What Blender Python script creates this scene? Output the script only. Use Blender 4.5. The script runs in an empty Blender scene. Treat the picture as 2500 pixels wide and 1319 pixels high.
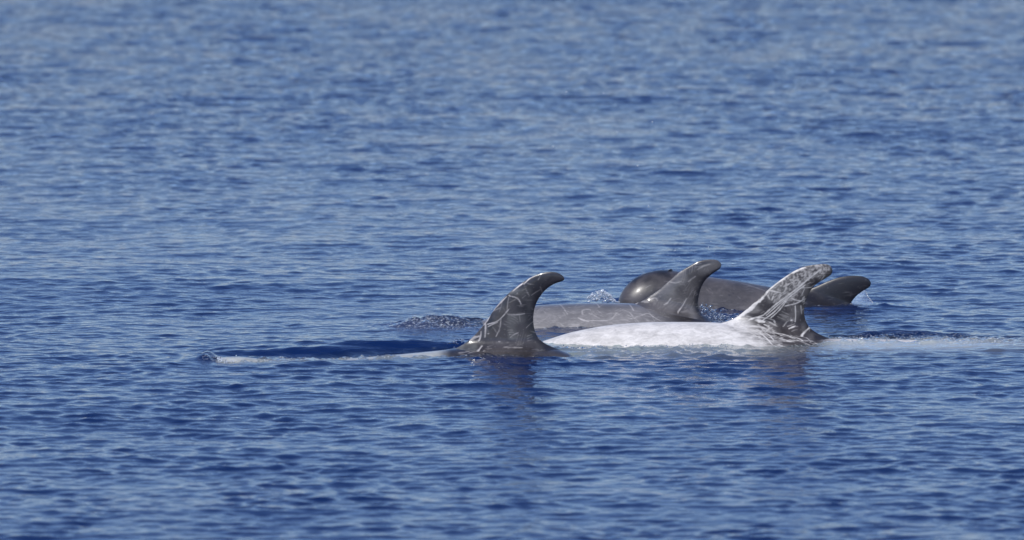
import bpy, math, random
import numpy as np
from mathutils import Vector

random.seed(7)
rng = np.random.default_rng(11)
SC = bpy.context.scene
COL = SC.collection
R = math.radians

# ------------------------------------------------------------------ camera, sky, sun, exposure
CAM_H = 7.0                      # eye height on the upper deck of a whale-watching boat
CAM_Y = -30.0
PITCH = R(6.236)
FPX = 27200.0                    # focal length in pixels of the 2500 px wide photograph
cam = bpy.data.cameras.new('camera')
cam_o = bpy.data.objects.new('camera', cam)
COL.objects.link(cam_o)
cam_o.location = (0, CAM_Y, CAM_H)
cam_o.rotation_euler = (R(90) - PITCH, 0, 0)
cam.sensor_width = 36
cam.lens = 36 * FPX / 2500
cam.clip_start = 0.5
cam.clip_end = 20000
cam.dof.use_dof = True
cam.dof.focus_distance = 61.0
cam.dof.aperture_fstop = 3.0
SC.camera = cam_o

SUN_EL, SUN_AZ = 52.0, 212.0     # azimuth clockwise from +Y
world = bpy.data.worlds.new('World')
SC.world = world
world.use_nodes = True
wn, wl = world.node_tree.nodes, world.node_tree.links
bg = wn['Background']
sky = wn.new('ShaderNodeTexSky')
sky.sky_type = 'NISHITA'
sky.sun_disc = False
sky.sun_elevation = R(SUN_EL)
sky.sun_rotation = R(SUN_AZ)
sky.altitude = 0
sky.air_density = 1.0
sky.dust_density = 0.3
sky.ozone_density = 7.0
tint = wn.new('ShaderNodeMix'); tint.data_type = 'RGBA'; tint.blend_type = 'MULTIPLY'
tint.inputs[0].default_value = 1.0
tint.inputs[7].default_value = (1.0, 0.985, 1.13, 1)     # the camera's cool white balance
wl.new(sky.outputs[0], tint.inputs[6])
wl.new(tint.outputs[2], bg.inputs[0])
bg.inputs[1].default_value = 0.11

sl = bpy.data.lights.new('sun', 'SUN')
sl.energy = 3.6
sl.angle = R(0.53)
sl.color = (1.0, 0.965, 0.91)
so = bpy.data.objects.new('sun', sl)
COL.objects.link(so)
sv = Vector((math.sin(R(SUN_AZ)) * math.cos(R(SUN_EL)), math.cos(R(SUN_AZ)) * math.cos(R(SUN_EL)), math.sin(R(SUN_EL))))
so.rotation_euler = sv.to_track_quat('Z', 'Y').to_euler()
so.location = (0, 20, 30)

SC.view_settings.view_transform = 'Standard'
SC.view_settings.look = 'None'
SC.view_settings.gamma = 1
SC.view_settings.exposure = 0.0
SC.view_settings.use_curve_mapping = False
SC.cycles.max_bounces = 8
SC.cycles.transparent_max_bounces = 12
SC.cycles.caustics_reflective = False
SC.cycles.caustics_refractive = False

# ------------------------------------------------------------------ small helpers
def tand(py):                                   # tangent of the depression angle of a picture row
    return np.tan(PITCH + np.arctan((np.asarray(py, float) - 659.5) / FPX))

def zat(py, Y):                                 # height of the point seen in row py at distance Y
    return CAM_H - (np.asarray(Y) - CAM_Y) * tand(py)

def xat(px, Y):
    return (np.asarray(px, float) - 1250.0) / FPX * (np.asarray(Y) - CAM_Y) * 1.0067

def px_of(x, y):
    return 1250 + x / (y - CAM_Y) * FPX / 1.0067

def smooth(a, b, v):
    t = np.clip((v - a) / (b - a), 0, 1)
    return t * t * (3 - 2 * t)

def curve(pts, n, closed=False):                # Catmull-Rom resampling of a polyline, even arc length
    P = np.array(pts, float)
    Q = np.vstack([2 * P[0] - P[1], P, 2 * P[-1] - P[-2]])
    out = []
    for i in range(1, len(Q) - 2):
        t = np.linspace(0, 1, 24, endpoint=False)[:, None]
        a, b, c, d = Q[i - 1], Q[i], Q[i + 1], Q[i + 2]
        out.append(0.5 * ((2 * b) + (c - a) * t + (2 * a - 5 * b + 4 * c - d) * t ** 2 + (3 * b - a - 3 * c + d) * t ** 3))
    out.append(P[-1:])
    D = np.vstack(out)
    s = np.r_[0, np.cumsum(np.hypot(*np.diff(D, axis=0).T))]
    u = np.linspace(0, s[-1], n)
    return np.c_[np.interp(u, s, D[:, 0]), np.interp(u, s, D[:, 1])]

def interp_smooth(xs, pts):                     # monotone-ish smooth interpolation of a height polyline
    C = curve(pts, 900)
    o = np.argsort(C[:, 0])
    return np.interp(xs, C[o, 0], C[o, 1])

def value_noise(x, y, seed):
    xi, yi = np.floor(x).astype(np.int64), np.floor(y).astype(np.int64)
    xf, yf = x - xi, y - yi
    xf = xf * xf * (3 - 2 * xf); yf = yf * yf * (3 - 2 * yf)
    def h(a, b):
        n = (a * 374761393 + b * 668265263 + seed * 1442695041) & 0xffffffff
        n = ((n ^ (n >> 13)) * 1274126177) & 0xffffffff
        return ((n ^ (n >> 16)) & 0xffff) / 65535.0
    return (h(xi, yi) * (1 - xf) + h(xi + 1, yi) * xf) * (1 - yf) + (h(xi, yi + 1) * (1 - xf) + h(xi + 1, yi + 1) * xf) * yf

def grid_faces(nr, nc, wrap=False, off=0):
    i = np.arange(nr - 1)[:, None]
    j = np.arange(nc if wrap else nc - 1)[None, :]
    j2 = (j + 1) % nc
    a = i * nc + j; b = i * nc + j2; c = (i + 1) * nc + j2; d = (i + 1) * nc + j
    return np.stack([a, b, c, d], -1).reshape(-1, 4) + off

def mesh_np(name, V, F, mat=None, smooth_shade=True):
    me = bpy.data.meshes.new(name)
    V = np.ascontiguousarray(V, dtype=np.float32)
    F = np.ascontiguousarray(F, dtype=np.int32)
    k = F.shape[1]
    me.vertices.add(len(V)); me.vertices.foreach_set('co', V.ravel())
    me.loops.add(F.size); me.loops.foreach_set('vertex_index', F.ravel())
    me.polygons.add(len(F))
    me.polygons.foreach_set('loop_start', np.arange(0, F.size, k, dtype=np.int32))
    me.polygons.foreach_set('loop_total', np.full(len(F), k, dtype=np.int32))
    me.update(calc_edges=True)
    me.validate()
    if smooth_shade:
        me.polygons.foreach_set('use_smooth', np.ones(len(me.polygons), dtype=bool))
    if mat:
        me.materials.append(mat)
    return me

def add_attr(me, name, vals):
    a = me.attributes.new(name, 'FLOAT', 'POINT')
    a.data.foreach_set('value', np.ascontiguousarray(vals, dtype=np.float32))

def link(name, me, parent=None, **props):
    o = bpy.data.objects.new(name, me)
    COL.objects.link(o)
    if parent: o.parent = parent
    for k, v in props.items(): o[k] = v
    return o

class NT:                                       # terse node building
    def __init__(s, name):
        s.m = bpy.data.materials.new(name); s.m.use_nodes = True
        s.t = s.m.node_tree; s.t.nodes.clear()
        s.out = s.n('ShaderNodeOutputMaterial')
    def n(s, kind, ins=None, **kw):
        nd = s.t.nodes.new(kind)
        for k, v in kw.items(): setattr(nd, k, v)
        for k, v in (ins or {}).items():
            if isinstance(v, bpy.types.NodeSocket): s.t.links.new(v, nd.inputs[k])
            else: nd.inputs[k].default_value = v
        return nd
    def math(s, op, a, b=0.0, c=None, clamp=False):
        i = {0: a, 1: b}
        if c is not None: i[2] = c
        return s.n('ShaderNodeMath', i, operation=op, use_clamp=clamp).outputs[0]
    def attr(s, name): return s.n('ShaderNodeAttribute', attribute_name=name).outputs['Fac']
    def mixc(s, f, a, b):
        nd = s.n('ShaderNodeMix', data_type='RGBA')
        for idx, v in ((0, f), (6, a), (7, b)):
            if isinstance(v, bpy.types.NodeSocket): s.t.links.new(v, nd.inputs[idx])
            else: nd.inputs[idx].default_value = v
        return nd.outputs[2]
    def noise(s, vec, scale, detail=3, rough=0.55, dist=0.0):
        return s.n('ShaderNodeTexNoise', {'Vector': vec, 'Scale': scale, 'Detail': detail, 'Roughness': rough, 'Distortion': dist}).outputs['Fac']
    def ramp(s, f, a, b):
        return s.n('ShaderNodeMapRange', {0: f, 1: a, 2: b, 3: 0.0, 4: 1.0}, interpolation_type='SMOOTHSTEP').outputs[0]

# ------------------------------------------------------------------ materials
def water_material():
    t = NT('sea_water')
    co = t.n('ShaderNodeTexCoord').outputs['Object']
    mp = t.n('ShaderNodeMapping', {'Vector': co, 'Scale': (0.6, 1.0, 1.0)}).outputs[0]
    n1 = t.noise(mp, 9.0, 3, 0.6, 0.3)
    n2 = t.noise(mp, 26.0, 2, 0.55, 0.2)
    far = t.noise(mp, 2.2, 4, 0.6, 0.4)
    rel = t.attr('coarse')
    b0 = t.n('ShaderNodeBump', {'Strength': rel, 'Distance': 0.25, 'Height': far}).outputs[0]
    b1 = t.n('ShaderNodeBump', {'Strength': 0.45, 'Distance': 0.024, 'Height': t.math('MULTIPLY', n1, t.attr('ripple')), 'Normal': b0}).outputs[0]
    b2 = t.n('ShaderNodeBump', {'Strength': 0.3, 'Distance': 0.006, 'Height': n2, 'Normal': b1}).outputs[0]
    fres = t.n('ShaderNodeFresnel', {'IOR': 1.333, 'Normal': b2}).outputs[0]
    glossy = t.n('ShaderNodeBsdfGlossy', {'Color': (1, 1, 1, 1), 'Roughness': 0.06, 'Normal': b2}).outputs[0]
    deep = t.n('ShaderNodeBsdfDiffuse', {'Color': (0.003, 0.015, 0.072, 1), 'Normal': b2}).outputs[0]
    clear = t.n('ShaderNodeBsdfTransparent', {'Color': (0.70, 0.80, 0.81, 1)}).outputs[0]
    body = t.n('ShaderNodeMixShader', {0: t.attr('clarity'), 1: deep, 2: clear}).outputs[0]
    turbid = t.n('ShaderNodeBsdfDiffuse', {'Color': (0.40, 0.43, 0.42, 1), 'Normal': b2}).outputs[0]
    body = t.n('ShaderNodeMixShader', {0: t.attr('milk'), 1: body, 2: turbid}).outputs[0]
    fo = t.attr('foam')
    white = t.n('ShaderNodeBsdfDiffuse', {'Color': (0.62, 0.66, 0.70, 1)}).outputs[0]
    speck = t.ramp(t.noise(co, 75.0, 2, 0.6), 0.53, 0.66)
    wet = t.n('ShaderNodeMixShader', {0: fres, 1: body, 2: glossy}).outputs[0]
    fin = t.n('ShaderNodeMixShader', {0: t.math('MULTIPLY', fo, speck, clamp=True), 1: wet, 2: white}).outputs[0]
    t.t.links.new(fin, t.out.inputs[0])
    return t.m

def skin_material(name, dark, darker, pale, scar, rough=0.33, mottle=0.0, coat=0.55, crough=.12, spec=.45, relief=.25):
    t = NT(name)
    co = t.n('ShaderNodeTexCoord').outputs['Object']
    big = t.noise(co, 5.0, 4, 0.6, 0.4)
    fine = t.noise(co, 60.0, 3, 0.6)
    st = t.noise(t.n('ShaderNodeMapping', {'Vector': co, 'Scale': (9, 9, 60), 'Rotation': (0, R(25), 0)}).outputs[0], 1.0, 3, 0.6, 0.6)
    base = t.mixc(t.ramp(big, 0.35, 0.65), (*darker, 1), (*dark, 1))
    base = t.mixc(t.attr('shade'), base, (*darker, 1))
    p2 = tuple(c * 0.72 for c in pale)
    palec = t.mixc(t.ramp(t.noise(t.n('ShaderNodeMapping', {'Vector': co, 'Scale': (0.5, 1, 1.3)}).outputs[0], 26, 5, 0.7, 1.2), 0.34, 0.66), (*p2, 1), (*pale, 1))
    palef = t.math('ADD', t.attr('pale'), t.math('MULTIPLY', t.math('SUBTRACT', fine, 0.5), t.math('MULTIPLY', t.attr('pale'), 0.35)), clamp=True)
    base = t.mixc(palef, base, palec)
    # fine rake marks that cover the whole skin lightly
    base = t.mixc(t.math('MULTIPLY', t.ramp(st, 0.60, 0.72), 0.13), base, (*scar, 1))
    base = t.mixc(t.math('MULTIPLY', t.ramp(fine, 0.60, 0.74), 0.12), base, (*scar, 1))
    base = t.mixc(t.attr('scar'), base, (*scar, 1))
    bump = t.n('ShaderNodeBump', {'Strength': relief, 'Distance': 0.003, 'Height': t.math('ADD', fine, t.math('MULTIPLY', t.attr('scar'), 0.5))}).outputs[0]
    rg = t.math('ADD', t.math('MULTIPLY', t.ramp(t.noise(co, 14, 3, 0.6), 0.35, 0.7), 0.12), rough - 0.04)
    b = t.n('ShaderNodeBsdfPrincipled', {'Base Color': base, 'Roughness': rg, 'Specular IOR Level': spec,
                                         'Coat Weight': coat, 'Coat Roughness': crough, 'Normal': bump})
    t.t.links.new(b.outputs[0], t.out.inputs[0])
    return t.m

def droplet_material(name, white=0.5, tr=0.25):
    t = NT(name)
    a = t.n('ShaderNodeBsdfPrincipled', {'Base Color': (0.75, 0.80, 0.86, 1), 'Roughness': 0.08, 'Specular IOR Level': 0.6, 'Coat Weight': 0.8, 'Coat Roughness': 0.03}).outputs[0]
    c = t.n('ShaderNodeBsdfTransparent', {'Color': (0.9, 0.95, 1, 1)}).outputs[0]
    g = t.n('ShaderNodeBsdfGlossy', {'Roughness': 0.08}).outputs[0]
    m1 = t.n('ShaderNodeMixShader', {0: white, 1: g, 2: a}).outputs[0]
    m2 = t.n('ShaderNodeMixShader', {0: tr, 1: m1, 2: c}).outputs[0]
    t.t.links.new(m2, t.out.inputs[0])
    return t.m

M_WATER = water_material()
M_DROP = droplet_material('water_droplets', .35, .3)
M_SPLASH = droplet_material('white_splash', .75, .1)

# ------------------------------------------------------------------ dolphins
# every dolphin heads to the left; its back line is given along the animal, its girth from a Risso-like profile
GIRTH = [(0, .012), (.004, .055), (.012, .10), (.03, .15), (.06, .19), (.10, .222), (.18, .262), (.28, .292), (.38, .30), (.48, .286),
         (.58, .245), (.68, .19), (.78, .135), (.87, .088), (.94, .060), (1.0, .045)]

class Dolphin:
    """Builds one continuous mesh: spindle body, dorsal fin growing out of the back, flippers and flukes."""
    def __init__(s, nose_px, tail_px, Yc, crest, gscale, fine_px, le, te, fin_thick):
        s.Yc = np.array(Yc, float)                       # (px, Y) centre line in plan
        x0, x1 = nose_px, tail_px
        s.nose, s.tail = x0, x1
        L = x1 - x0
        # stations along the body, dense at the nose and where it shows
        px = [x0 + L * v for v in (0.0, .0006, .0015, .003, .005, .0075, .0105, .014, .018, .023, .028, .034, .04)]
        p = px[-1]
        while p < x1:
            p += 2.1 if fine_px[0] - 30 < p < fine_px[1] + 30 else 9.0
            px.append(min(p, x1))
        s.px = np.array(px)
        g = np.array(GIRTH)
        t = (s.px - x0) / L
        gg = interp_smooth(t, g)
        s.rz = gg * gscale
        s.ry = s.rz * 0.92
        s.Y = s.axisY(s.px)
        s.X = xat(s.px, s.Y)
        s.crest = zat(interp_smooth(s.px, crest), s.Y)
        s.zc = s.crest - s.rz
        th = np.r_[np.linspace(0, 1.65, 84, endpoint=False), np.linspace(1.65, 4.3, 22, endpoint=False), np.linspace(4.3, 2 * math.pi, 56, endpoint=False)]
        s.th = th
        # theta = 0 on top, positive towards the camera
        V = np.zeros((len(s.px), len(th), 3))
        V[..., 0] = s.X[:, None]
        V[..., 1] = s.Y[:, None] - s.ry[:, None] * np.sin(th)[None]
        V[..., 2] = s.zc[:, None] + s.rz[:, None] * np.cos(th)[None]
        # keeled tail stock, flatter belly
        s.V = V.reshape(-1, 3)
        s.F = grid_faces(len(s.px), len(th), wrap=True)
        thw = np.where(th > math.pi, th - 2 * math.pi, th)
        s.U = np.c_[np.repeat(s.X, len(th)), (s.crest[:, None] - np.abs(thw)[None] * s.rz[:, None]).ravel()]
        s.side = np.tile(np.sign(thw), len(s.px))
        s.isfin = np.zeros(len(s.V), bool)
        # nose cap and tail cap
        n = len(th)
        capn = len(s.V); s.V = np.vstack([s.V, [[s.X[0] - 0.002, s.Y[0], s.zc[0]], [s.X[-1], s.Y[-1], s.zc[-1]]]])
        s.U = np.vstack([s.U, [[s.X[0], s.crest[0]], [s.X[-1], s.crest[-1]]]]); s.isfin = np.r_[s.isfin, False, False]; s.side = np.r_[s.side, 0, 0]
        j = np.arange(n); j2 = (j + 1) % n
        last = (len(s.px) - 1) * n
        s.tri = np.vstack([np.c_[np.full(n, capn), j2, j], np.c_[np.full(n, capn + 1), last + j, last + j2]])
        s.fin(le, te, fin_thick)
        s.flippers(gscale / 1.0)
    def axisY(s, px): return interp_smooth(px, s.Yc)
    def add(s, V, F, U, isfin=True):
        off = len(s.V)
        s.V = np.vstack([s.V, V]); s.F = np.vstack([s.F, F + off]); s.U = np.vstack([s.U, U])
        s.isfin = np.r_[s.isfin, np.full(len(V), isfin)]; s.side = np.r_[s.side, np.zeros(len(V))]
    def fin(s, le, te, tk):
        n, m = 150, 110
        A, B = curve(le, n), curve(te[::-1], n)           # both from base to tip
        A[-1] = B[-1] = (A[-1] + B[-1]) / 2
        c = (1 - np.cos(np.linspace(0, math.pi, m))) / 2
        prof = 2.2 * (0.2969 * np.sqrt(c) - 0.126 * c - 0.3516 * c ** 2 + 0.2843 * c ** 3 - 0.1036 * c ** 4) + .62 * np.sqrt(c * (1 - c)) 
        P = A[:, None, :] * (1 - c)[None, :, None] + B[:, None, :] * c[None, :, None]
        v = np.linspace(0, 1, n)[:, None]
        Yp = s.axisY(P[..., 0])
        X = xat(P[..., 0], Yp); Z = zat(P[..., 1], Yp)
        chord = np.hypot(X[:, -1] - X[:, 0], Z[:, -1] - Z[:, 0])[:, None]
        half = np.minimum(tk * (1 - 0.72 * v ** 0.8), chord * 0.16) * prof[None] * 1.9
        o = np.argsort(s.X)
        cr = np.interp(X, s.X[o], s.crest[o])
        rr = np.interp(X, s.X[o], s.rz[o]) * 0.95
        h = np.maximum(Z - cr, 0)
        rf = 0.055
        fil = np.where(h < rf, rf - np.sqrt(np.maximum(rf * rf - (rf - h) ** 2, 0)), 0) * np.clip(np.sin(np.pi * np.clip(c, 0, 1)) * 3, 0, 1)[None]
        w = half + fil
        zdrop = np.where(h < rf, 1 - h / rf, 0) * w * w / (2 * rr)
        Zf = Z - zdrop - np.where(v < 0.03, 0.004, 0)
        front = np.stack([X, Yp - w, Zf], -1).reshape(-1, 3)
        back = np.stack([X, Yp + w, Zf], -1).reshape(-1, 3)
        F1 = grid_faces(n, m); F2 = grid_faces(n, m)[:, ::-1]
        U = np.stack([X, Z], -1).reshape(-1, 2)
        off = len(s.V)
        s.add(front, F1, U); s.side[off:] = 1
        off = len(s.V)
        s.add(back, F2, U); s.side[off:] = -1
        s.finrange = (P[..., 0].min(), P[..., 0].max())
        s.tip = (A[-1], P)
        s.finuv = (np.r_[v.repeat(m, 1).ravel()], np.tile(c, n))
    def blade(s, root, tipd, chord0, thick, up):
        """a flat hydrofoil (flipper or fluke): root point, span vector, root chord along +x, thickness along up"""
        n, m = 14, 11
        v = np.linspace(0, 1, n)[:, None]; c = np.linspace(0, 1, m)[None]
        ch = chord0 * (1 - v ** 1.6 * 0.92)
        prof = np.sqrt(np.maximum(c * (1 - c), 0)) * 2
        sweep = v ** 1.5 * chord0 * 0.75
        base = np.array(root)[None, None] + v[..., None] * np.array(tipd)[None, None]
        P = base + (sweep + ch * (c - 0.5))[..., None] * np.array([1.0, 0, 0])
        w = (thick * (1 - 0.8 * v) * prof)[..., None] * np.array(up)[None, None]
        X1, X2 = (P + w).reshape(-1, 3), (P - w).reshape(-1, 3)
        s.add(X1, grid_faces(n, m), X1[:, [0, 2]] * 0 - 9, False)
        s.add(X2, grid_faces(n, m)[:, ::-1], X2[:, [0, 2]] * 0 - 9, False)
    def flippers(s, g):
        i = np.argmin(abs(s.px - (s.nose + 0.24 * (s.tail - s.nose))))
        for sg in (-1, 1):
            s.blade((s.X[i], s.Y[i] + sg * s.ry[i] * 0.75, s.zc[i] - s.rz[i] * 0.55), (0.16 * g, sg * 0.30 * g, -0.30 * g), 0.17 * g, 0.02, (0, 0.7 * -sg, -0.7))
            s.blade((s.X[-1] + .02, s.Y[-1], s.zc[-1]), (0.06, sg * 0.36 * g, -0.01), 0.20 * g, 0.02, (0, 0, 1))
    def body_at(s, X):                                   # centre y, crest z, centre z, ry, rz at world X arrays
        return [np.interp(X, s.X, a, left=np.nan, right=np.nan) for a in (s.Y, s.crest, s.zc, s.ry, s.rz)]
    def uv(s, px, py, body):
        """picture point on the camera side of the fin plane or of the body -> skin coordinates"""
        Y = s.axisY(np.array([px]))[0]; X = xat(px, Y); z = zat(py, Y)
        if not body: return float(X), float(z)
        yc, cr, zc, ry, rz = s.body_at(np.array([X]))
        th = 0.3
        for _ in range(12):
            Yf = Y - ry[0] * math.sin(th)
            X = float(xat(px, Yf)); z = float(zat(py, Yf))
            th = 0.5 * th + 0.5 * math.acos(float(np.clip((z - zc[0]) / rz[0], -0.2, 1)))
        return X, float(cr[0] - th * rz[0])
    def strokes(s, lst, body, out, soft=0.0026):
        """scars: each is (points, width in picture px, strength); only skin of that kind is marked"""
        sel = np.where((~s.isfin if body else s.isfin) & (s.side >= 0))[0]
        UV = s.U[sel]
        for pts, wd, st in lst:
            Q = np.array([s.uv(a, b, body) for a, b in pts])
            w = wd * 0.00082; st = min(st * 1.15, 1)
            if len(Q) == 1: Q = np.vstack([Q, Q + [[w, 0]]])
            if len(Q) > 2: Q = curve(Q, 14)
            lo, hi = Q.min(0) - w * 3 - .01, Q.max(0) + w * 3 + .01
            k = np.where((UV[:, 0] > lo[0]) & (UV[:, 0] < hi[0]) & (UV[:, 1] > lo[1]) & (UV[:, 1] < hi[1]))[0]
            if not len(k): continue
            P = UV[k]; d = np.full(len(k), 9.0); along = np.zeros(len(k)); acc = 0
            for a, b in zip(Q[:-1], Q[1:]):
                ab = b - a; t = np.clip(((P - a) @ ab) / max(ab @ ab, 1e-12), 0, 1)
                dd = np.hypot(*(P - a - t[:, None] * ab).T)
                run = (acc + t) / (len(Q) - 1); acc += 1
                better = dd < d
                along = np.where(better, run, along); d = np.minimum(d, dd)
            jit = (0.45 + 0.9 * value_noise(P[:, 0] * 110, P[:, 1] * 110, 5)) * (.35 + .65 * np.sqrt(np.maximum(np.sin(np.pi * np.clip(along, 0.04, .96)), 0)))
            fadek = .42 + .85 * value_noise(P[:, 0] * 58 + 3, P[:, 1] * 58, 6)
            val = np.minimum(st * fadek, .95) * (1 - smooth(w * jit * 0.5, w * jit + soft, d))
            out[sel[k]] = np.maximum(out[sel[k]], val)
        return out
    def random_strokes(s, n, xr, yr, body, out, length=(12, 60), width=(1.5, 3.5), st=(0.2, 0.7), ang=(-60, 60), seed=1):
        r = np.random.default_rng(seed); L = []
        for _ in range(n):
            a, b = r.uniform(*xr), r.uniform(*yr); l = r.uniform(*length) * r.uniform(.4, 1); an = R(r.uniform(*ang)); bend = r.uniform(-.18, .18)
            pts = [(a + l * k / 3 * math.cos(an + bend * k / 3), b + l * k / 3 * math.sin(an + bend * k / 3)) for k in range(4)]
            wd_, st_ = r.uniform(*width), r.uniform(*st)
            L.append((pts, wd_, st_))
            if r.uniform() < .4:                          # tooth rakes come as parallel lines
                for q in range(int(r.integers(1, 4))):
                    o_ = (q + 1) * r.uniform(4.5, 6.5); sh_ = r.uniform(-4, 4)
                    L.append(([(x - o_ * math.sin(an) + sh_ * math.cos(an), y + o_ * math.cos(an) + sh_ * math.sin(an)) for x, y in pts], wd_ * .8, st_ * r.uniform(.5, 1)))
        return s.strokes(L, body, out)
    def build(s, name, mat, scar, pale, shade, **props):
        F = np.vstack([s.F, np.c_[s.tri, s.tri[:, -1:]]]) if False else s.F
        me = bpy.data.meshes.new(name)
        org = np.array([s.X[len(s.X) // 2], float(s.Y.mean()), 0.0])
        V = (s.V - org).astype(np.float32)
        nq, ntr = len(s.F), len(s.tri)
        me.vertices.add(len(V)); me.vertices.foreach_set('co', V.ravel())
        li = np.r_[s.F.ravel(), s.tri.ravel()].astype(np.int32)
        me.loops.add(len(li)); me.loops.foreach_set('vertex_index', li)
        me.polygons.add(nq + ntr)
        me.polygons.foreach_set('loop_start', np.r_[np.arange(nq) * 4, nq * 4 + np.arange(ntr) * 3].astype(np.int32))
        me.polygons.foreach_set('loop_total', np.r_[np.full(nq, 4), np.full(ntr, 3)].astype(np.int32))
        me.update(calc_edges=True)
        me.polygons.foreach_set('use_smooth', np.ones(nq + ntr, dtype=bool))
        for nm, a in (('scar', scar), ('pale', pale), ('shade', shade)): add_attr(me, nm, a)
        me.materials.append(mat)
        o = link(name, me, **props)
        o.location = org
        return o

def zc2(pts): return [(960 + a / 4.71, 640 + b / 4.71) for a, b in pts]     # crops used while measuring the scars
def zc3(pts): return [(1400 + a / 4.71, 600 + b / 4.71) for a, b in pts]
def zc4(pts): return [(1700 + a / 4.71, 600 + b / 4.71) for a, b in pts]

# --- nearest dolphin: only the tall scarred fin and a thin line of back are out of the water
d1 = Dolphin(526, 1950,
    [(526, 29.52), (800, 29.70), (1105, 29.84), (1350, 29.86), (1600, 29.78), (1950, 29.62)],
    [(526, 885), (540, 875), (560, 872), (600, 873), (660, 880), (740, 881), (840, 877), (940, 869), (1020, 862), (1080, 856), (1120, 851), (1230, 848), (1340, 851), (1385, 862), (1430, 886), (1600, 930), (1950, 960)],
    1.0, (526, 1420),
    [(1098, 858), (1122, 846), (1144, 832), (1166, 811), (1190, 781), (1210, 751), (1232, 726), (1258, 703), (1290, 681), (1316, 669), (1340, 664), (1360, 666), (1373, 673), (1378, 680)],
    [(1378, 680), (1374, 686), (1352, 694), (1332, 708), (1316, 728), (1306, 750), (1302, 775), (1304, 800), (1311, 820), (1326, 836), (1350, 848), (1384, 862)],
    0.026)
sc = np.zeros(len(d1.V)); pl = np.zeros(len(d1.V)); sh = np.zeros(len(d1.V))
S1 = [(zc2([(740, 960), (870, 880), (950, 800), (1010, 740), (1080, 670), (1110, 600)]), 9, .95), (zc2([(1110, 600), (1180, 520), (1240, 460), (1300, 400)]), 5.5, .8),
      (zc2([(1380, 330), (1440, 280), (1490, 245)]), 4.5, .95), (zc2([(1500, 255), (1540, 215), (1580, 180), (1650, 145)]), 3.2, .9),
      (zc2([(1330, 385), (1420, 410), (1450, 440), (1470, 480)]), 3, .75), (zc2([(1080, 715), (1190, 680), (1260, 620), (1330, 540)]), 3.2, .9),
      (zc2([(1060, 670), (1062, 760), (1055, 860)]), 5, .8), (zc2([(1240, 640), (1225, 760), (1185, 850)]), 3.6, .6),
      (zc2([(1290, 575), (1340, 600), (1450, 600), (1510, 590)]), 4, .5), (zc2([(1350, 860), (1390, 830), (1435, 810)]), 3.6, .55),
      (zc2([(1330, 400), (1315, 480), (1310, 560)]), 3, .35), (zc2([(1010, 800), (1005, 850), (985, 905)]), 4.5, .8),
      (zc2([(880, 900), (940, 870), (990, 850)]), 9, .6), (zc2([(1090, 740), (1150, 710), (1200, 690)]), 2.6, .8),
      (zc2([(1270, 960), (1480, 965)]), 3, .28), (zc2([(1090, 820)]), 4, .7), (zc2([(1215, 910)]), 6, .5), (zc2([(1340, 830)]), 3.5, .5), (zc2([(1425, 355)]), 3.5, .6),
      (zc2([(1450, 600), (1460, 680)]), 2, .22), (zc2([(1150, 560), (1240, 520)]), 4, .25), (zc2([(1340, 460), (1400, 430)]), 5, .22)]
d1.strokes([(p, w * (.8 if w < 8 else 1), v * .9) for p, w, v in S1], False, sc)
d1.random_strokes(30, (1150, 1330), (680, 840), False, sc, (10, 40), (1.0, 2.0), (.06, .24), (-80, 80), 3)
B1 = [(zc2([(760, 1045), (900, 1020), (980, 985), (1020, 950)]), 3.4, .85), (zc2([(860, 1050), (960, 1020), (1050, 985)]), 2.2, .6)]
d1.strokes(B1, True, sc); d1.strokes(B1, False, sc)
for q in (1310, 1380, 1450): d1.strokes([(zc2([(q, 1000)]), 3.4, .7)], True, sc); d1.strokes([(zc2([(q, 1000)]), 3.4, .7)], False, sc)
b = ~d1.isfin
pxv = px_of(d1.V[:, 0], d1.V[:, 1])
pl[b] = 0.9 * (1 - smooth(1055, 1105, pxv[b])) * (0.75 + 0.25 * value_noise(d1.U[b, 0] * 30, d1.U[b, 1] * 60, 2))
f = d1.isfin
pl[f] = .22 * smooth(.45, .8, value_noise(d1.U[f, 0] * 20, d1.U[f, 1] * 20, 45)) * (1 - np.r_[d1.finuv[1], d1.finuv[1]])
sh[f] = .95 * smooth(.70, .95, np.r_[d1.finuv[1], d1.finuv[1]]) + 0.35 * smooth(.8, 1, np.r_[d1.finuv[0], d1.finuv[0]])  # shade of the trailing edge painted into the colour; tip darker too
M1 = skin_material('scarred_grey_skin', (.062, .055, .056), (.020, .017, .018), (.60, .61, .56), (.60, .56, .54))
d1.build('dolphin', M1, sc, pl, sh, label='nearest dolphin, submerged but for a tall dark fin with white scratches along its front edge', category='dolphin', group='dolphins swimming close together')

# --- white dolphin
d2 = Dolphin(1215, 2640,
    [(1215, 30.50), (1500, 30.42), (1800, 30.40), (2100, 30.42), (2640, 30.50)],
    [(1215, 880), (1240, 862), (1290, 845), (1340, 829), (1400, 811), (1480, 796), (1560, 789), (1650, 787), (1760, 789), (1850, 797), (1950, 812), (2020, 827), (2120, 829), (2250, 831), (2400, 835), (2500, 845), (2640, 880)],
    1.0, (1300, 2500),
    [(1735, 793), (1772, 786), (1800, 773), (1830, 749), (1858, 723), (1884, 700), (1912, 679), (1942, 660), (1968, 650), (1994, 646), (2014, 645), (2027, 650), (2032, 660)],
    [(2032, 660), (2028, 671), (2010, 683), (1990, 696), (1976, 714), (1967, 737), (1963, 762), (1968, 785), (1980, 803), (2000, 816), (2036, 832)],
    0.028)
sc = np.zeros(len(d2.V)); pl = np.zeros(len(d2.V)); sh = np.zeros(len(d2.V))
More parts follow.
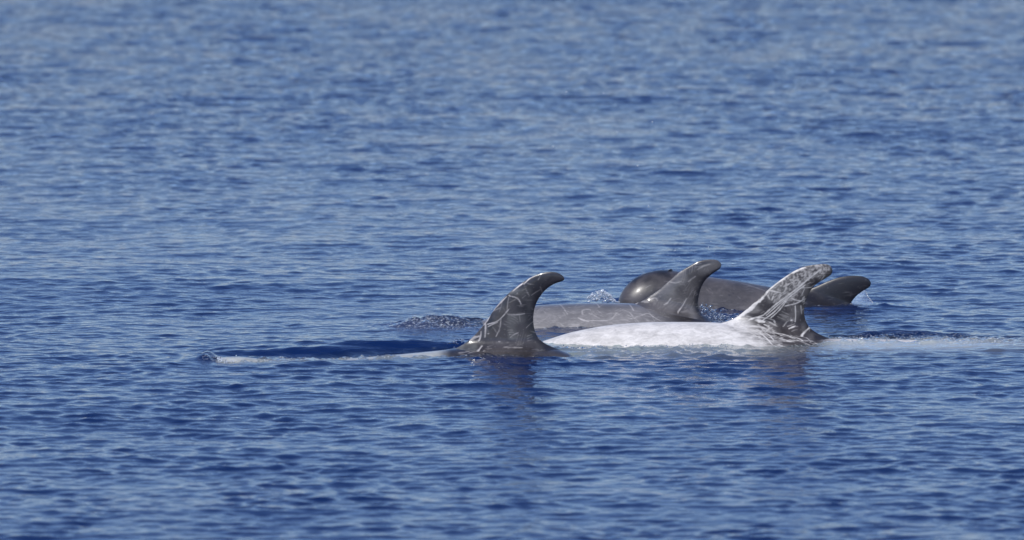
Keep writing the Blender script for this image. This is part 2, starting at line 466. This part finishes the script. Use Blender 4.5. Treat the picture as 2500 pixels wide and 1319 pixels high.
S2 = [(zc4([(380, 880), (430, 850), (520, 795), (600, 740), (680, 670), (760, 600)]), 16, .92), (zc4([(760, 600), (810, 540), (850, 490), (920, 430), (1000, 380)]), 9, .9), (zc4([(1000, 380), (1080, 320), (1150, 290), (1250, 250)]), 6, .7),
      (zc4([(620, 835), (760, 800), (900, 680), (1050, 570), (1180, 470), (1340, 340), (1430, 270)]), 5, .85), (zc4([(750, 860), (880, 770), (1000, 650), (1100, 560), (1250, 450)]), 3.4, .85),
      (zc4([(850, 830), (950, 740), (1050, 610)]), 2.8, .8), (zc4([(800, 800), (960, 660), (1060, 590)]), 2.6, .8), (zc4([(1020, 690), (1150, 660), (1240, 610)]), 3.4, .75), (zc4([(1080, 600), (1150, 625), (1240, 640)]), 2.8, .6),
      (zc4([(850, 515), (970, 540)]), 4, .75), (zc4([(885, 575), (870, 620)]), 4.5, .8), (zc4([(820, 570), (840, 610)]), 3.5, .6), (zc4([(1135, 690), (1140, 780), (1135, 870)]), 3.6, .8),
      (zc4([(1085, 855)]), 7, .8), (zc4([(1060, 945), (1135, 920)]), 4, .75), (zc4([(828, 900), (832, 975)]), 4.5, .85), (zc4([(890, 850), (912, 905)]), 4, .4), (zc4([(1120, 1040), (1200, 1010), (1300, 945)]), 5, .8),
      (zc4([(1160, 480), (1320, 480)]), 4, .4), (zc4([(1200, 690), (1210, 780)]), 4, .3), (zc4([(1000, 920), (1040, 870)]), 2.5, .35), (zc4([(680, 850), (780, 870)]), 11, .7), (zc4([(600, 850), (700, 820), (800, 830)]), 5, .8),
      (zc4([(1290, 400), (1300, 340)]), 3, .6), (zc4([(1320, 360), (1360, 300)]), 3, .6), (zc4([(1000, 470), (1060, 440)]), 7, .6), (zc4([(1010, 520), (1040, 480)]), 6, .6)]
d2.strokes(S2, False, sc)
d2.random_strokes(80, (1880, 2010), (650, 740), False, sc, (6, 26), (1.0, 2.6), (.15, .5), (-75, -15), 5)
d2.random_strokes(24, (1840, 1990), (700, 810), False, sc, (8, 34), (1.0, 2.0), (.10, .35), (-85, 40), 6)
B2 = [(zc4([(440, 950), (600, 960), (700, 990), (780, 1040), (870, 1135)]), 4, .9), (zc4([(600, 960), (680, 935), (745, 950), (740, 1005)]), 3.6, .9), (zc4([(850, 1000), (1000, 1020), (1140, 1070)]), 4, .8),
      (zc4([(790, 1000), (850, 1040), (890, 1090)]), 4.5, .9), (zc4([(880, 1040), (1000, 1080), (1130, 1110)]), 3.4, .75), (zc4([(560, 900), (760, 920), (900, 985)]), 3, .6), (zc4([(1130, 1050), (1220, 1090)]), 6, .8)]
d2.strokes(B2, True, sc); d2.strokes(B2, False, sc)
d2.random_strokes(70, (1740, 1990), (790, 845), True, sc, (16, 60), (1.0, 2.8), (.3, .8), (5, 32), 8)
d2.random_strokes(26, (1760, 1880), (770, 838), False, sc, (14, 50), (1.0, 2.6), (.3, .7), (-10, 32), 9)
pxv = px_of(d2.V[:, 0], d2.V[:, 1])
pyv = 659.5 + FPX * np.tan(np.arctan((CAM_H - d2.V[:, 2]) / (d2.V[:, 1] - CAM_Y)) - PITCH)
b = ~d2.isfin
edge = 1835 + 60 * (value_noise(d2.U[:, 0] * 14, d2.U[:, 1] * 50, 4) - .5) + (pyv - 800) * 1.1
pl[b] = (1 - smooth(-70, 60, pxv[b] - edge[b] - 34 * (value_noise(d2.U[b, 0] * 9 + d2.U[b, 1] * 40, d2.U[b, 1] * 150, 14) - .5)))
dark = np.zeros(len(d2.V))
d2.random_strokes(150, (1340, 1850), (790, 845), True, dark, (10, 50), (1.0, 2.6), (.2, .7), (-60, 60), 41)
pl[b] *= 1 - .20 * dark[b]
pl[b] *= .83 + .20 * smooth(.2, .75, value_noise(d2.U[b, 0] * 11, d2.U[b, 1] * 26, 42) * .6 + value_noise(d2.U[b, 0] * 31, d2.U[b, 1] * 60, 43) * .4)
pl[b] = np.maximum(pl[b], 0.85 * smooth(1990, 2060, pxv[b]))
f = d2.isfin
pl[f] = (1 - smooth(-30, 30, pxv[f] - (1838 + (pyv[f] - 800) * .9))) * .95
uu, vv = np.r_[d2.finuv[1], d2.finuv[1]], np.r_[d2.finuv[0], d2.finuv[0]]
mot = smooth(.42, .70, value_noise(d2.U[f, 0] * 95 + 0 * uu, d2.U[f, 1] * 95, 7) * .6 + value_noise(d2.U[f, 0] * 210, d2.U[f, 1] * 210, 8) * .4)
pl[f] = np.maximum(pl[f], smooth(.35, .6, vv) * (1 - smooth(.55, .9, uu)) * (0.06 + .44 * mot) * (1 - smooth(.93, 1.0, vv)))
sh[f] = .95 * smooth(.72, .95, uu)  # painted shade along the rear edge of the fin
pl[f] = np.maximum(pl[f], .18 * smooth(.5, .8, value_noise(d2.U[f, 0] * 22, d2.U[f, 1] * 22, 44)) * (1 - .6 * uu))
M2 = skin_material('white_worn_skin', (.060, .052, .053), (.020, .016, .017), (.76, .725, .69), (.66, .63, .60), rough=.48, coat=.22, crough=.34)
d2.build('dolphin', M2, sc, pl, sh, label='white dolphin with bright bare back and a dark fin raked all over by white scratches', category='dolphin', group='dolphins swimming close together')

# --- grey dolphin behind the white one
d3 = Dolphin(985, 2370,
    [(985, 31.30), (1300, 31.38), (1600, 31.42), (2000, 31.45), (2370, 31.5)],
    [(985, 850), (1010, 826), (1060, 806), (1120, 796), (1180, 782), (1235, 764), (1310, 747), (1400, 742), (1480, 741), (1560, 743), (1640, 758), (1720, 776), (1800, 800), (1950, 840), (2370, 900)],
    1.0, (1090, 1780),
    [(1535, 744), (1562, 738), (1584, 725), (1608, 709), (1632, 688), (1656, 667), (1682, 650), (1706, 638), (1730, 634), (1748, 635), (1758, 641), (1761, 648)],
    [(1761, 648), (1756, 657), (1740, 668), (1722, 684), (1711, 704), (1705, 728), (1705, 750), (1713, 766), (1728, 776), (1762, 794)],
    0.028)
sc = np.zeros(len(d3.V)); pl = np.zeros(len(d3.V)); sh = np.zeros(len(d3.V))
S3 = [(zc3([(720, 665), (850, 590), (950, 530), (1050, 440), (1150, 350), (1240, 290)]), 4.2, .9), (zc3([(780, 640), (860, 640)]), 8, .3), (zc3([(870, 620), (940, 600), (965, 625)]), 4, .55), (zc3([(1040, 670), (1080, 650), (1120, 600)]), 4, .55),
      (zc3([(1195, 750), (1250, 690), (1300, 605)]), 3.2, .75), (zc3([(1120, 420), (1180, 425), (1240, 405)]), 3.4, .4), (zc3([(1320, 410), (1400, 350)]), 5, .35), (zc3([(1420, 275), (1500, 230), (1570, 210)]), 6, .35),
      (zc3([(900, 470), (1000, 450)]), 4, .25)]
d3.strokes(S3, False, sc)
d3.random_strokes(60, (1590, 1740), (645, 770), False, sc, (8, 34), (1.0, 2.2), (.06, .24), (-80, 10), 13)
B3 = [(zc3([(60, 835), (110, 850), (170, 872)]), 4, .85), (zc3([(150, 865), (300, 862), (430, 850), (500, 770)]), 3.2, .7), (zc3([(105, 800), (95, 760), (130, 735), (195, 735)]), 3.4, .6), (zc3([(180, 780), (300, 835)]), 3, .55),
      (zc3([(560, 740), (640, 765), (700, 840)]), 3, .65), (zc3([(660, 840), (760, 810), (860, 780), (920, 820), (1010, 872)]), 3.4, .8), (zc3([(265, 665), (300, 715)]), 3, .6), (zc3([(640, 675), (690, 745)]), 3.4, .7),
      (zc3([(275, 745), (330, 785)]), 3, .5), (zc2([(1915, 490), (1980, 562)]), 5, .6), (zc2([(1680, 695), (1770, 640)]), 5, .45), (zc2([(2130, 642), (2180, 670), (2250, 682)]), 4, .8), (zc2([(2170, 560), (2185, 610)]), 4, .5),
      (zc3([(350, 800), (450, 770)]), 3, .4), (zc3([(500, 860), (640, 850)]), 3, .5), (zc2([(2010, 520), (2040, 525)]), 4, .35), (zc2([(2170, 560), (2240, 540), (2270, 560)]), 3, .45), (zc2([(2280, 590), (2355, 640)]), 3, .5)]
d3.strokes([(p, w * .85, v * .8) for p, w, v in B3], True, sc)
d3.random_strokes(110, (1180, 1640), (748, 800), True, sc, (8, 40), (1.0, 2.4), (.10, .42), (-50, 50), 14)
b = ~d3.isfin
pxv = px_of(d3.V[:, 0], d3.V[:, 1])
depth = np.zeros(len(d3.V)); depth[b] = np.interp(d3.V[b, 0], d3.X, d3.crest) - d3.U[b, 1]
pl[b] = (0.42 + .3 * smooth(.05, .2, depth[b])) * (1 - smooth(1560, 1680, pxv[b])) * (0.8 + .3 * value_noise(d3.U[b, 0] * 9, d3.U[b, 1] * 16, 2))
f = d3.isfin
uu, vv = np.r_[d3.finuv[1], d3.finuv[1]], np.r_[d3.finuv[0], d3.finuv[0]]
sh[f] = np.maximum(.95 * smooth(.72, .95, uu), .9 * (1 - smooth(0.0, .14, vv)) * smooth(.15, .4, uu)); pl[f] = (.10 + .28 * smooth(.4, .8, value_noise(d3.U[f, 0] * 17, d3.U[f, 1] * 17, 46))) * (1 - sh[f])  # rear edge: shade painted in the skin colour; fin base: dark band
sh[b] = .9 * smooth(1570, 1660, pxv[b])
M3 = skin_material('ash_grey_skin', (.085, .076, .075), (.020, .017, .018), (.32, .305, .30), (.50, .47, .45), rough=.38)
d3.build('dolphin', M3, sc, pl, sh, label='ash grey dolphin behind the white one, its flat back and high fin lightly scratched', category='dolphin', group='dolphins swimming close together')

# --- farthest dolphin, head out
d4 = Dolphin(1507, 2680,
    [(1507, 32.10), (1700, 32.22), (2000, 32.30), (2300, 32.35), (2680, 32.4)],
    [(1507, 748), (1509, 737), (1514, 722), (1523, 706), (1539, 688), (1562, 673), (1588, 664), (1614, 660), (1642, 661), (1690, 670), (1740, 678), (1830, 692), (1900, 706), (1960, 722), (2020, 742), (2090, 764), (2200, 800), (2680, 900)],
    0.86, (1507, 2120),
    [(1925, 713), (1955, 712), (1990, 700), (2020, 687), (2050, 677), (2080, 673.5), (2104, 675), (2120, 682), (2126, 691)],
    [(2126, 691), (2122, 701), (2106, 711), (2090, 723), (2079, 737), (2074, 750), (2073, 762), (2082, 775)],
    0.026)
sc = np.zeros(len(d4.V)); pl = np.zeros(len(d4.V)); sh = np.zeros(len(d4.V))
d4.strokes([(zc3([(1930, 430), (2050, 470), (2200, 520)]), 2.6, .45), (zc4([(520, 435), (650, 470), (790, 520)]), 2.6, .35)], True, sc)
d4.random_strokes(26, (1540, 1960), (690, 760), True, sc, (5, 26), (1.0, 2.2), (.08, .3), (-40, 60), 22)
b = ~d4.isfin
pxv = px_of(d4.V[:, 0], d4.V[:, 1])
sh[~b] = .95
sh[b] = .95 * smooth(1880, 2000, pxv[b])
pl[b] = .28 * smooth(1650, 1760, pxv[b]) * (1 - smooth(1830, 1960, pxv[b]))  # sheen on the mid back painted as paler skin colour
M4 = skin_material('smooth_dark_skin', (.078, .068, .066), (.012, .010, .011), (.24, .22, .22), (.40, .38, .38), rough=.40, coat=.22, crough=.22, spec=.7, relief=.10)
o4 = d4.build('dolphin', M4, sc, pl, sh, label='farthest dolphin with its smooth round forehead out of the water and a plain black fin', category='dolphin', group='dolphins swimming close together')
DOLPHINS = [d1, d2, d3, d4]

def blowhole():
    # crescent slit with a raised lip on top of the head
    V, F = [], []
    n, m = 22, 10
    yc, cr, zc, ry, rz = [a[0] for a in d4.body_at(np.array([float(xat(1633, 32.15))]))]
    X0 = float(xat(1633, 32.15))
    for i in range(n):
        a = math.pi * (0.15 + 0.7 * i / (n - 1))
        cx, cy = X0 - 0.02 + 0.03 * math.sin(a), yc - 0.035 * math.cos(a)
        th = math.asin((cy - yc) / ry)
        czz = zc + rz * math.cos(th)
        r = 0.007 * math.sin(math.pi * (i + .5) / n) + 0.001
        for k in range(m):
            q = 2 * math.pi * k / m
            V.append((cx + r * 1.5 * math.cos(q), cy, czz + 0.001 + r * math.sin(q)))
    F = grid_faces(n, m, wrap=True)
    t = NT('wet_black_skin')
    p = t.n('ShaderNodeBsdfPrincipled', {'Base Color': (.014, .012, .013, 1), 'Roughness': .2, 'Coat Weight': .6})
    t.t.links.new(p.outputs[0], t.out.inputs[0])
    V = np.array(V) - np.array(o4.location)
    o = link('blowhole', mesh_np('blowhole', V, F, t.m), parent=o4)
blowhole()

# ------------------------------------------------------------------ the sea
def spaced(lo, hi, step):                        # positions with a step that depends on where one is
    out = [lo]
    while out[-1] < hi: out.append(out[-1] + step(out[-1]))
    return np.array(out)

def fx(x):
    a = abs(x)
    return 0.0145 if a < 2.9 else (0.019 if a < 4.1 else (0.05 if a < 8 else 0.02 * a * (1 + (a / 40)) * 0.7))
def fy(y):
    if 29.2 < y < 32.6: return 0.0145
    if 20.0 < y < 58: return 0.021 * ((y + 30) / 60.0) ** 2
    if y < 20: return max(0.04, 0.05 * (20 - y) + 0.03)
    return 0.05 + .06 * (y - 58) ** .9 * (y / 58)
xs = spaced(0, 6000, fx); xs = np.r_[-xs[:0:-1], xs]
ys = np.r_[-spaced(0, 400, lambda v: .9 + v * .2)[:0:-1], spaced(0, 9000, fy)]
GX, GY = np.meshgrid(xs, ys)
DX = np.gradient(xs)[None, :] * np.ones_like(GY); DY = np.gradient(ys)[:, None] * np.ones_like(GX)
print('sea grid', GX.shape, GX.size)

waves = []
for lam0, slope, nn, spread in ((6.5, .004, 9, 16), (3.2, .008, 12, 24), (1.5, .009, 16, 34), (.8, .014, 22, 44), (.42, .023, 30, 42), (.23, .043, 40, 44), (.13, .066, 44, 46), (.08, .052, 36, 52)):
    for _ in range(nn):
        lam = lam0 * 2 ** rng.uniform(-.5, .5)
        k = 2 * math.pi / lam
        a = slope * math.sqrt(2.0 / nn) / k
        ang = R(90 + 4 + rng.normal(0, spread))
        waves.append((k, a, ang, rng.uniform(0, 2 * math.pi), lam))
core = (np.abs(GX) < 9) & (GY > 14) & (GY < 115)
ci = np.where(core.ravel())[0]
cx, cy = GX.ravel()[ci].astype(np.float32), GY.ravel()[ci].astype(np.float32)
cdx, cdy = DX.ravel()[ci].astype(np.float32), DY.ravel()[ci].astype(np.float32)
# patches of gusts: ripples are stronger in some places than in others
gust = .75 + .5 * smooth(.2, .8, .6 * value_noise(cx / 1.9 + 9, cy / 5.5, 21) + .4 * value_noise(cx / .7, cy / 2.2 + 3, 22))
pn = .6 * value_noise(cx / .42 + 40, cy / .55, 61) + .4 * value_noise(cx / .19, cy / .27 + 7, 62)
patch = (.70 + .50 * smooth(.35, .72, pn)).astype(np.float32)
H = np.zeros(len(ci), np.float32); OX = np.zeros_like(H); OY = np.zeros_like(H)
for k, a, ang, ph, lam in waves:
    c, s_ = math.cos(ang), math.sin(ang)
    arg = (k * c) * cx + (k * s_) * cy + ph
    fade = np.clip((lam / (np.abs(cdx * c) + np.abs(cdy * s_)) - 2.2) / 2.5, 0, 1)
    g = a * fade * (gust * patch if lam < .6 else (gust if lam < 1.0 else 1.0))
    H += g * np.cos(arg)
    sn = g * np.sin(arg) * 0.75
    OX -= sn * c; OY -= sn * s_
edge_f = (1 - smooth(7.5, 9, np.abs(cx))) * smooth(14, 16, cy) * (1 - smooth(100, 115, cy))
H *= edge_f; OX *= edge_f; OY *= edge_f

# water pushed about by the animals
def blob(px, Y, z, sx, sy, rot=0.0):
    X = float(xat(px, Y)); dx, dy = cx - X, cy - Y
    c, s_ = math.cos(rot), math.sin(rot)
    u, v = dx * c + dy * s_, -dx * s_ + dy * c
    return z * np.exp(-.5 * ((u / sx) ** 2 + (v / sy) ** 2))
clar = np.zeros_like(H); foam = np.zeros_like(H); calm = np.zeros_like(H) + blob(870, 30.02, .2, .38, .12); chop = np.zeros_like(H)
near_all = np.zeros_like(H); WASH = []; washed = None
for i, d in enumerate(DOLPHINS):
    k = np.where((cx > d.X[0] - .4) & (cx < d.X[-1] + .3) & (cy > d.Y.min() - .9) & (cy < d.Y.max() + .9))[0]
    x, y = cx[k], cy[k]
    yc, cr, zc, ry, rz = [np.interp(x, d.X, a) for a in (d.Y, d.crest, d.zc, d.ry, d.rz)]
    endf = smooth(d.X[0] - .12, d.X[0] + .02, x) * (1 - smooth(d.X[-1] - .1, d.X[-1] + .3, x))
    q = (y - yc) / ry
    top = zc + rz * np.sqrt(np.maximum(1 - q * q, 0))     # body surface under (x, y)
    dep = np.maximum(-top, 0)
    inside = np.abs(q) < 1
    # waterline half width
    wl = ry * np.sqrt(np.maximum(1 - (np.clip(-zc, -rz, rz) / rz) ** 2, 0))
    dist = np.abs(y - yc) - wl
    vis = np.where(cr > -.02, 1, np.clip(1 - (-.02 - cr) / .12, 0, 1))
    near_all[k] = np.maximum(near_all[k], vis * endf * np.exp(-np.maximum(dist, 0) / .12))
    kk = (7, 6, 14, 16)[i]
    cl = np.exp(-dep * kk) * np.where(inside, 1, 0)
    cl *= (.75, .93, .60, .45)[i]
    fr = np.where(y < yc, np.exp(-np.maximum(dist, 0) / (.07, .38, .12, .10)[i]), np.exp(-np.maximum(dist, 0) / .05)) * vis * (.45, 1.0, .4, .3)[i] * (dist > 0)
    cl = np.maximum(cl, fr * (.75 + .5 * value_noise(x * 9, y * 4, 77)) * .8)
    clar[k] = np.maximum(clar[k], np.clip(cl * endf, 0, .92))
    pxk = px_of(x, y)
    edge = vis * endf * np.exp(-(np.maximum(dist, -.02) / .045) ** 2) * (dist > -.05)
    if i < 2:
        wash = (1 - smooth(1040, 1100, pxk)) if i == 0 else smooth(2010, 2060, pxk) * (1 - smooth(2420, 2560, pxk))
        wash = wash * endf * np.exp(-(np.maximum(np.abs(y - yc) - .04, 0) / (.06, .16)[i]) ** 2)
        washed = wash if washed is None else washed; WASH.append((k, wash))
    chop[k] = np.maximum(chop[k], edge * (.5, .5, .7, .7)[i])
    foam[k] = np.maximum(foam[k], edge * np.where(y < yc, 1, .5) * (.35, .6, .5, .5)[i])
    calm[k] = np.maximum(calm[k], vis * endf * np.exp(-(np.maximum(dist, 0) / .18) ** 2) * (.2, .4, .4, .3)[i])
for i, (k, w) in enumerate(WASH):
    chop[k] = np.maximum(chop[k], w * (.95, .75)[i]); foam[k] = np.maximum(foam[k], w * (.5, .55)[i]); clar[k] = np.maximum(clar[k], w * (.5, .9)[i])
H *= 1 - .75 * calm
bl = np.zeros_like(H)
bl += blob(900, 30.16, .032, .24, .060, .0) + blob(740, 30.02, .026, .22, .05, .03) + blob(1040, 30.2, .028, .25, .06)      # dark wave behind the nearest dolphin
bl += blob(508, 29.62, .034, .030, .10) + blob(490, 29.6, .015, .08, .1)                                                  # little peak before its snout
bl += blob(1230, 29.62, .012, .35, .10) - blob(820, 29.86, .018, .3, .08)
bl += blob(1060, 31.35, .030, .13, .12) + blob(1010, 31.25, .020, .08, .10) + blob(1120, 31.4, .02, .12, .12)             # broken water over the grey dolphin's head
bl += blob(2180, 30.72, .030, .30, .08) + blob(2200, 30.4, .010, .5, .12)
bl += blob(1600, 30.05, .012, .5, .08) + blob(2120, 32.1, .02, .25, .10) + blob(1560, 31.75, .02, .2, .1) + blob(1468, 31.9, .045, .07, .07)
chop = np.maximum(chop, blob(1060, 31.25, 1.0, .20, .13)); chop = np.maximum(chop, blob(2160, 30.55, .9, .35, .07))
chop = np.maximum(chop, blob(1140, 30.2, .8, .10, .10)); chop = np.maximum(chop, blob(1480, 31.9, .9, .10, .12)); chop = np.maximum(chop, blob(1770, 31.6, 1.0, .12, .16))
chop = np.maximum(chop, blob(2150, 32.2, .7, .12, .05)); chop = np.maximum(chop, blob(1440, 30.12, .8, .25, .06)); chop = np.maximum(chop, blob(1650, 29.95, .6, .45, .12))
chop = np.maximum(chop, blob(1230, 29.58, .34, .28, .22)); chop = np.maximum(chop, blob(1900, 29.85, .34, .40, .24))
foam = np.maximum(foam, blob(1060, 31.22, .55, .20, .12)); foam = np.maximum(foam, blob(1770, 31.6, .9, .12, .14)); foam = np.maximum(foam, blob(1460, 31.95, .8, .09, .10))
foam = np.maximum(foam, blob(2180, 30.40, .5, .35, .07)); foam = np.maximum(foam, blob(565, 29.56, 1.0, .075, .05))
milk = np.zeros_like(H)
pxa = px_of(cx, cy); y2 = np.interp(cx, d2.X, d2.Y); y1 = np.interp(cx, d1.X, d1.Y)
mn = .45 + .75 * value_noise(cx * 6, cy * 5, 71) * (.5 + .5 * value_noise(cx * 26, cy * 17, 72))
milk += .95 * np.exp(-((cy - y2 + .16) / .27) ** 2) * smooth(1960, 2080, pxa) * (1 - smooth(2330, 2680, pxa))
milk += .34 * np.exp(-((cy - y2 + .42) / .24) ** 2) * smooth(1340, 1440, pxa) * (1 - smooth(1960, 2100, pxa))
milk += .45 * np.exp(-((cy - y1 + .05) / .09) ** 2) * smooth(520, 545, pxa) * (1 - smooth(1060, 1120, pxa))
milk += .12 * blob(1070, 31.15, 1.0, .22, .12)
milk *= 1 - smooth(0.06, .16, cy - y2) * (pxa > 1900) * (cy < 31.2)
milk = np.clip(milk * mn * 1.25, 0, .88)
n1 = value_noise(cx * 21, cy * 15, 31) + .6 * value_noise(cx * 43 + 5, cy * 31, 32) + .35 * value_noise(cx * 80, cy * 62, 33) - .97
H += bl + chop * n1 * .026
Z = np.zeros(GX.size, np.float32); PX = GX.ravel().astype(np.float32).copy(); PY = GY.ravel().astype(np.float32).copy()
Z[ci] = H; PX[ci] += OX; PY[ci] += OY
F = grid_faces(GX.shape[0], GX.shape[1])
me = mesh_np('sea', np.c_[PX, PY, Z], F, M_WATER)
def full(a, d=0.0):
    o = np.full(GX.size, d, np.float32); o[ci] = a; return o
add_attr(me, 'clarity', full(clar)); add_attr(me, 'foam', full(foam)); add_attr(me, 'milk', full(milk)); add_attr(me, 'ripple', .7 + .3 * smooth(24, 30, PY) + 2.0 * smooth(32, 52, PY))
add_attr(me, 'coarse', np.clip(np.minimum((DY.ravel() - .12) / .5, 1), 0, 1) * .5 + full(np.zeros_like(H), .1))
sea = link('sea', me, kind='structure')
print('rms height', H.std(), 'slope', np.sqrt(sum((k * a) ** 2 / 2 for k, a, *_ in waves)))

# dark water deep under the surface, seen only through the thin layers over the animals
t = NT('deep_water')
t.t.links.new(t.n('ShaderNodeBsdfDiffuse', {'Color': (0.004, 0.018, 0.07, 1)}).outputs[0], t.out.inputs[0])
link('deep_water', mesh_np('deep_water', [(-60, 5, -2.5), (60, 5, -2.5), (60, 140, -2.5), (-60, 140, -2.5)], [(0, 1, 2, 3)], t.m, False), kind='structure')

# ------------------------------------------------------------------ spray and drops
ICO_V = np.array([(0, 0, 1), (.894, 0, .447), (.276, .851, .447), (-.724, .526, .447), (-.724, -.526, .447), (.276, -.851, .447),
                  (.724, .526, -.447), (-.276, .851, -.447), (-.894, 0, -.447), (-.276, -.851, -.447), (.724, -.526, -.447), (0, 0, -1)])
ICO_F = np.array([(0, 1, 2), (0, 2, 3), (0, 3, 4), (0, 4, 5), (0, 5, 1), (1, 6, 2), (2, 7, 3), (3, 8, 4), (4, 9, 5), (5, 10, 1),
                  (6, 7, 2), (7, 8, 3), (8, 9, 4), (9, 10, 5), (10, 6, 1), (11, 7, 6), (11, 8, 7), (11, 9, 8), (11, 10, 9), (11, 6, 10)])
def drops(name, pts, mat, **props):
    V, F = [], []
    for i, (x, y, z, r) in enumerate(pts):
        st = np.array([rng.uniform(.8, 1.5), rng.uniform(.8, 1.2), rng.uniform(.8, 1.8)])
        V.append(ICO_V * r * st + (x, y, z)); F.append(ICO_F + 12 * i)
    return link(name, mesh_np(name, np.vstack(V), np.vstack(F), mat), **props)
def on_water(px, Y, lift):
    x = float(xat(px, Y)); i, j = np.searchsorted(ys, Y), np.searchsorted(xs, x)
    return x, Y, float(Z[i * len(xs) + j]) + lift
def at(px, py, Y): return float(xat(px, Y)), Y, float(zat(py, Y))

pts = []                                         # splash thrown up before the farthest dolphin's forehead
for _ in range(560):
    u = rng.beta(2.2, 1.6)
    px = 1425 + 88 * u; top = 738 - 30 * math.sin(math.pi * min(u * 1.1, 1)) * rng.uniform(0, 1) ** .7
    pts.append((*at(px, top, 31.95 + rng.normal(0, .06)), abs(rng.normal(0, .0022)) * rng.choice([.6, 1, 1.9], p=[.6, .3, .1]) + .0009))
drops('water_spray', pts, M_SPLASH, kind='stuff', label='small splash of white drops before the farthest dolphin', category='spray')
pts = []                                         # spray between grey fin and the far body
for _ in range(420):
    px = 1705 + 110 * rng.beta(1.6, 1.6); f_ = (px - 1705) / 110
    py = 742 + 38 * min(f_ * 1.6, 1) + rng.normal(0, 6) + 4
    pts.append((*at(px, min(py, 790), 31.62 + rng.normal(0, .07)), abs(rng.normal(0, .002)) + .0011))
drops('water_spray', pts, M_DROP, kind='stuff', label='beads of spray in the gap behind the grey scratched fin', category='spray')
pts = []                                         # beads along waterlines
for _ in range(240):
    pts.append((*on_water(rng.uniform(1340, 1790), 30.12 + rng.normal(0, .035), abs(rng.normal(0, .004))), abs(rng.normal(0, .0013)) + .0007))
for _ in range(170):
    pts.append((*on_water(rng.uniform(1985, 2260), 30.45 + rng.normal(0, .06), abs(rng.normal(0, .006))), abs(rng.normal(0, .0015)) + .0008))
drops('foam_beads', pts, M_DROP, kind='stuff', label='foam beads along the white dolphin\'s waterline', category='foam')
pts = []
for _ in range(170):
    pts.append((*on_water(985 + 160 * rng.beta(1.5, 2), 31.25 + rng.normal(0, .07), abs(rng.normal(0, .006))), abs(rng.normal(0, .0015)) + .0008))
for _ in range(80):
    pts.append((*on_water(1118 + 30 * rng.normal(0, .6), 30.2 + rng.normal(0, .06), abs(rng.normal(0, .012))), abs(rng.normal(0, .0015)) + .0008))
drops('foam_beads', pts, M_DROP, kind='stuff', label='broken beaded water left of the nearest fin', category='foam')
pts = []
for _ in range(150):
    pts.append((*on_water(530 + 55 * rng.beta(1, 2), 29.50 + rng.normal(0, .03), abs(rng.normal(0, .003)) + .003), abs(rng.normal(0, .0018)) + .001))
drops('foam_beads', pts, M_SPLASH, kind='stuff', label='white froth at the snout end of the nearest dolphin', category='foam')
pts = []                                         # drops of the blow hanging in the air
for px, py, r in ((1383, 225, 3), (1473, 228, 2.4), (1592, 298, 2.6), (1506, 322, 2.4), (1350, 358, 3.0), (1387, 400, 1.8), (1556, 405, 2.4), (1583, 504, 3.0), (1723, 492, 2.6), (1765, 511, 2.2),
                  (1598, 560, 2.2), (1648, 612, 2.6), (1729, 604, 2.6), (1660, 570, 1.8), (1735, 590, 1.8)):
    pts.append((*at(px, py, 31.9), r * .0014))
for _ in range(70):
    a = rng.uniform(0, 1); pts.append((*at(1660 + rng.normal(0, 45), 640 - 130 * a ** 1.5 + rng.normal(0, 6), 32.0 + rng.normal(0, .1)), rng.uniform(.0006, .0016)))
drops('airborne_drops', pts, M_SPLASH, kind='stuff', label='scattered tiny drops of a blow in the air above the dolphins', category='water drops')

# thin sheet of water streaming off the farthest fin
t = NT('water_film')
co = t.n('ShaderNodeTexCoord').outputs['Object']
nz = t.ramp(t.noise(co, 110, 3, .65), .40, .72)
gl = t.n('ShaderNodeBsdfPrincipled', {'Base Color': (.55, .66, .80, 1), 'Roughness': .15, 'Specular IOR Level': .5}).outputs[0]
tr = t.n('ShaderNodeBsdfTransparent', {'Color': (.93, .96, 1, 1)}).outputs[0]
t.t.links.new(t.n('ShaderNodeMixShader', {0: t.math('MULTIPLY_ADD', nz, .34, .08), 1: tr, 2: gl}).outputs[0], t.out.inputs[0])
TE = curve([(2110, 708), (2092, 722), (2080, 737), (2075, 750), (2074, 758)], 24); RB = curve([(2112, 712), (2120, 726), (2132, 742), (2140, 750), (2142, 757)], 24)
V = []
for sgn in (-1, 1):
    for i in range(24):
        for j in range(12):
            p = TE[i] * (1 - j / 11) + RB[i] * j / 11
            x, y, z = at(p[0], p[1], 32.30); bulge = .02 * math.sin(math.pi * j / 11)
            V.append((x, y - bulge + sgn * .0012, z))
F = np.vstack([grid_faces(24, 12), grid_faces(24, 12, off=288)[:, ::-1]])
link('water_film', mesh_np('water_film', V, F, t.m), label='thin sheet of water trailing off the farthest black fin', category='water sheet', kind='stuff')
pts = []
for _ in range(120):
    a = rng.uniform(0, 1); q = RB[min(int(a * 23), 23)]
    pts.append((*at(q[0] + rng.normal(0, .8), q[1] + rng.normal(0, .8), 32.29), rng.uniform(.0008, .0022)))
for _ in range(70):
    pts.append((*at(2142 + rng.normal(0, 10) , 756 + rng.normal(0, 2), 32.2), rng.uniform(.0008, .0026)))
for _ in range(90):
    a, b_ = rng.integers(0, 24), rng.uniform(0, 1); q = TE[a] * (1 - b_) + RB[a] * b_
    pts.append((*at(q[0], q[1], 32.28), rng.uniform(.0005, .0012)))
drops('water_spray', pts, M_SPLASH, kind='stuff', label='line of drops falling behind the farthest black fin', category='spray')
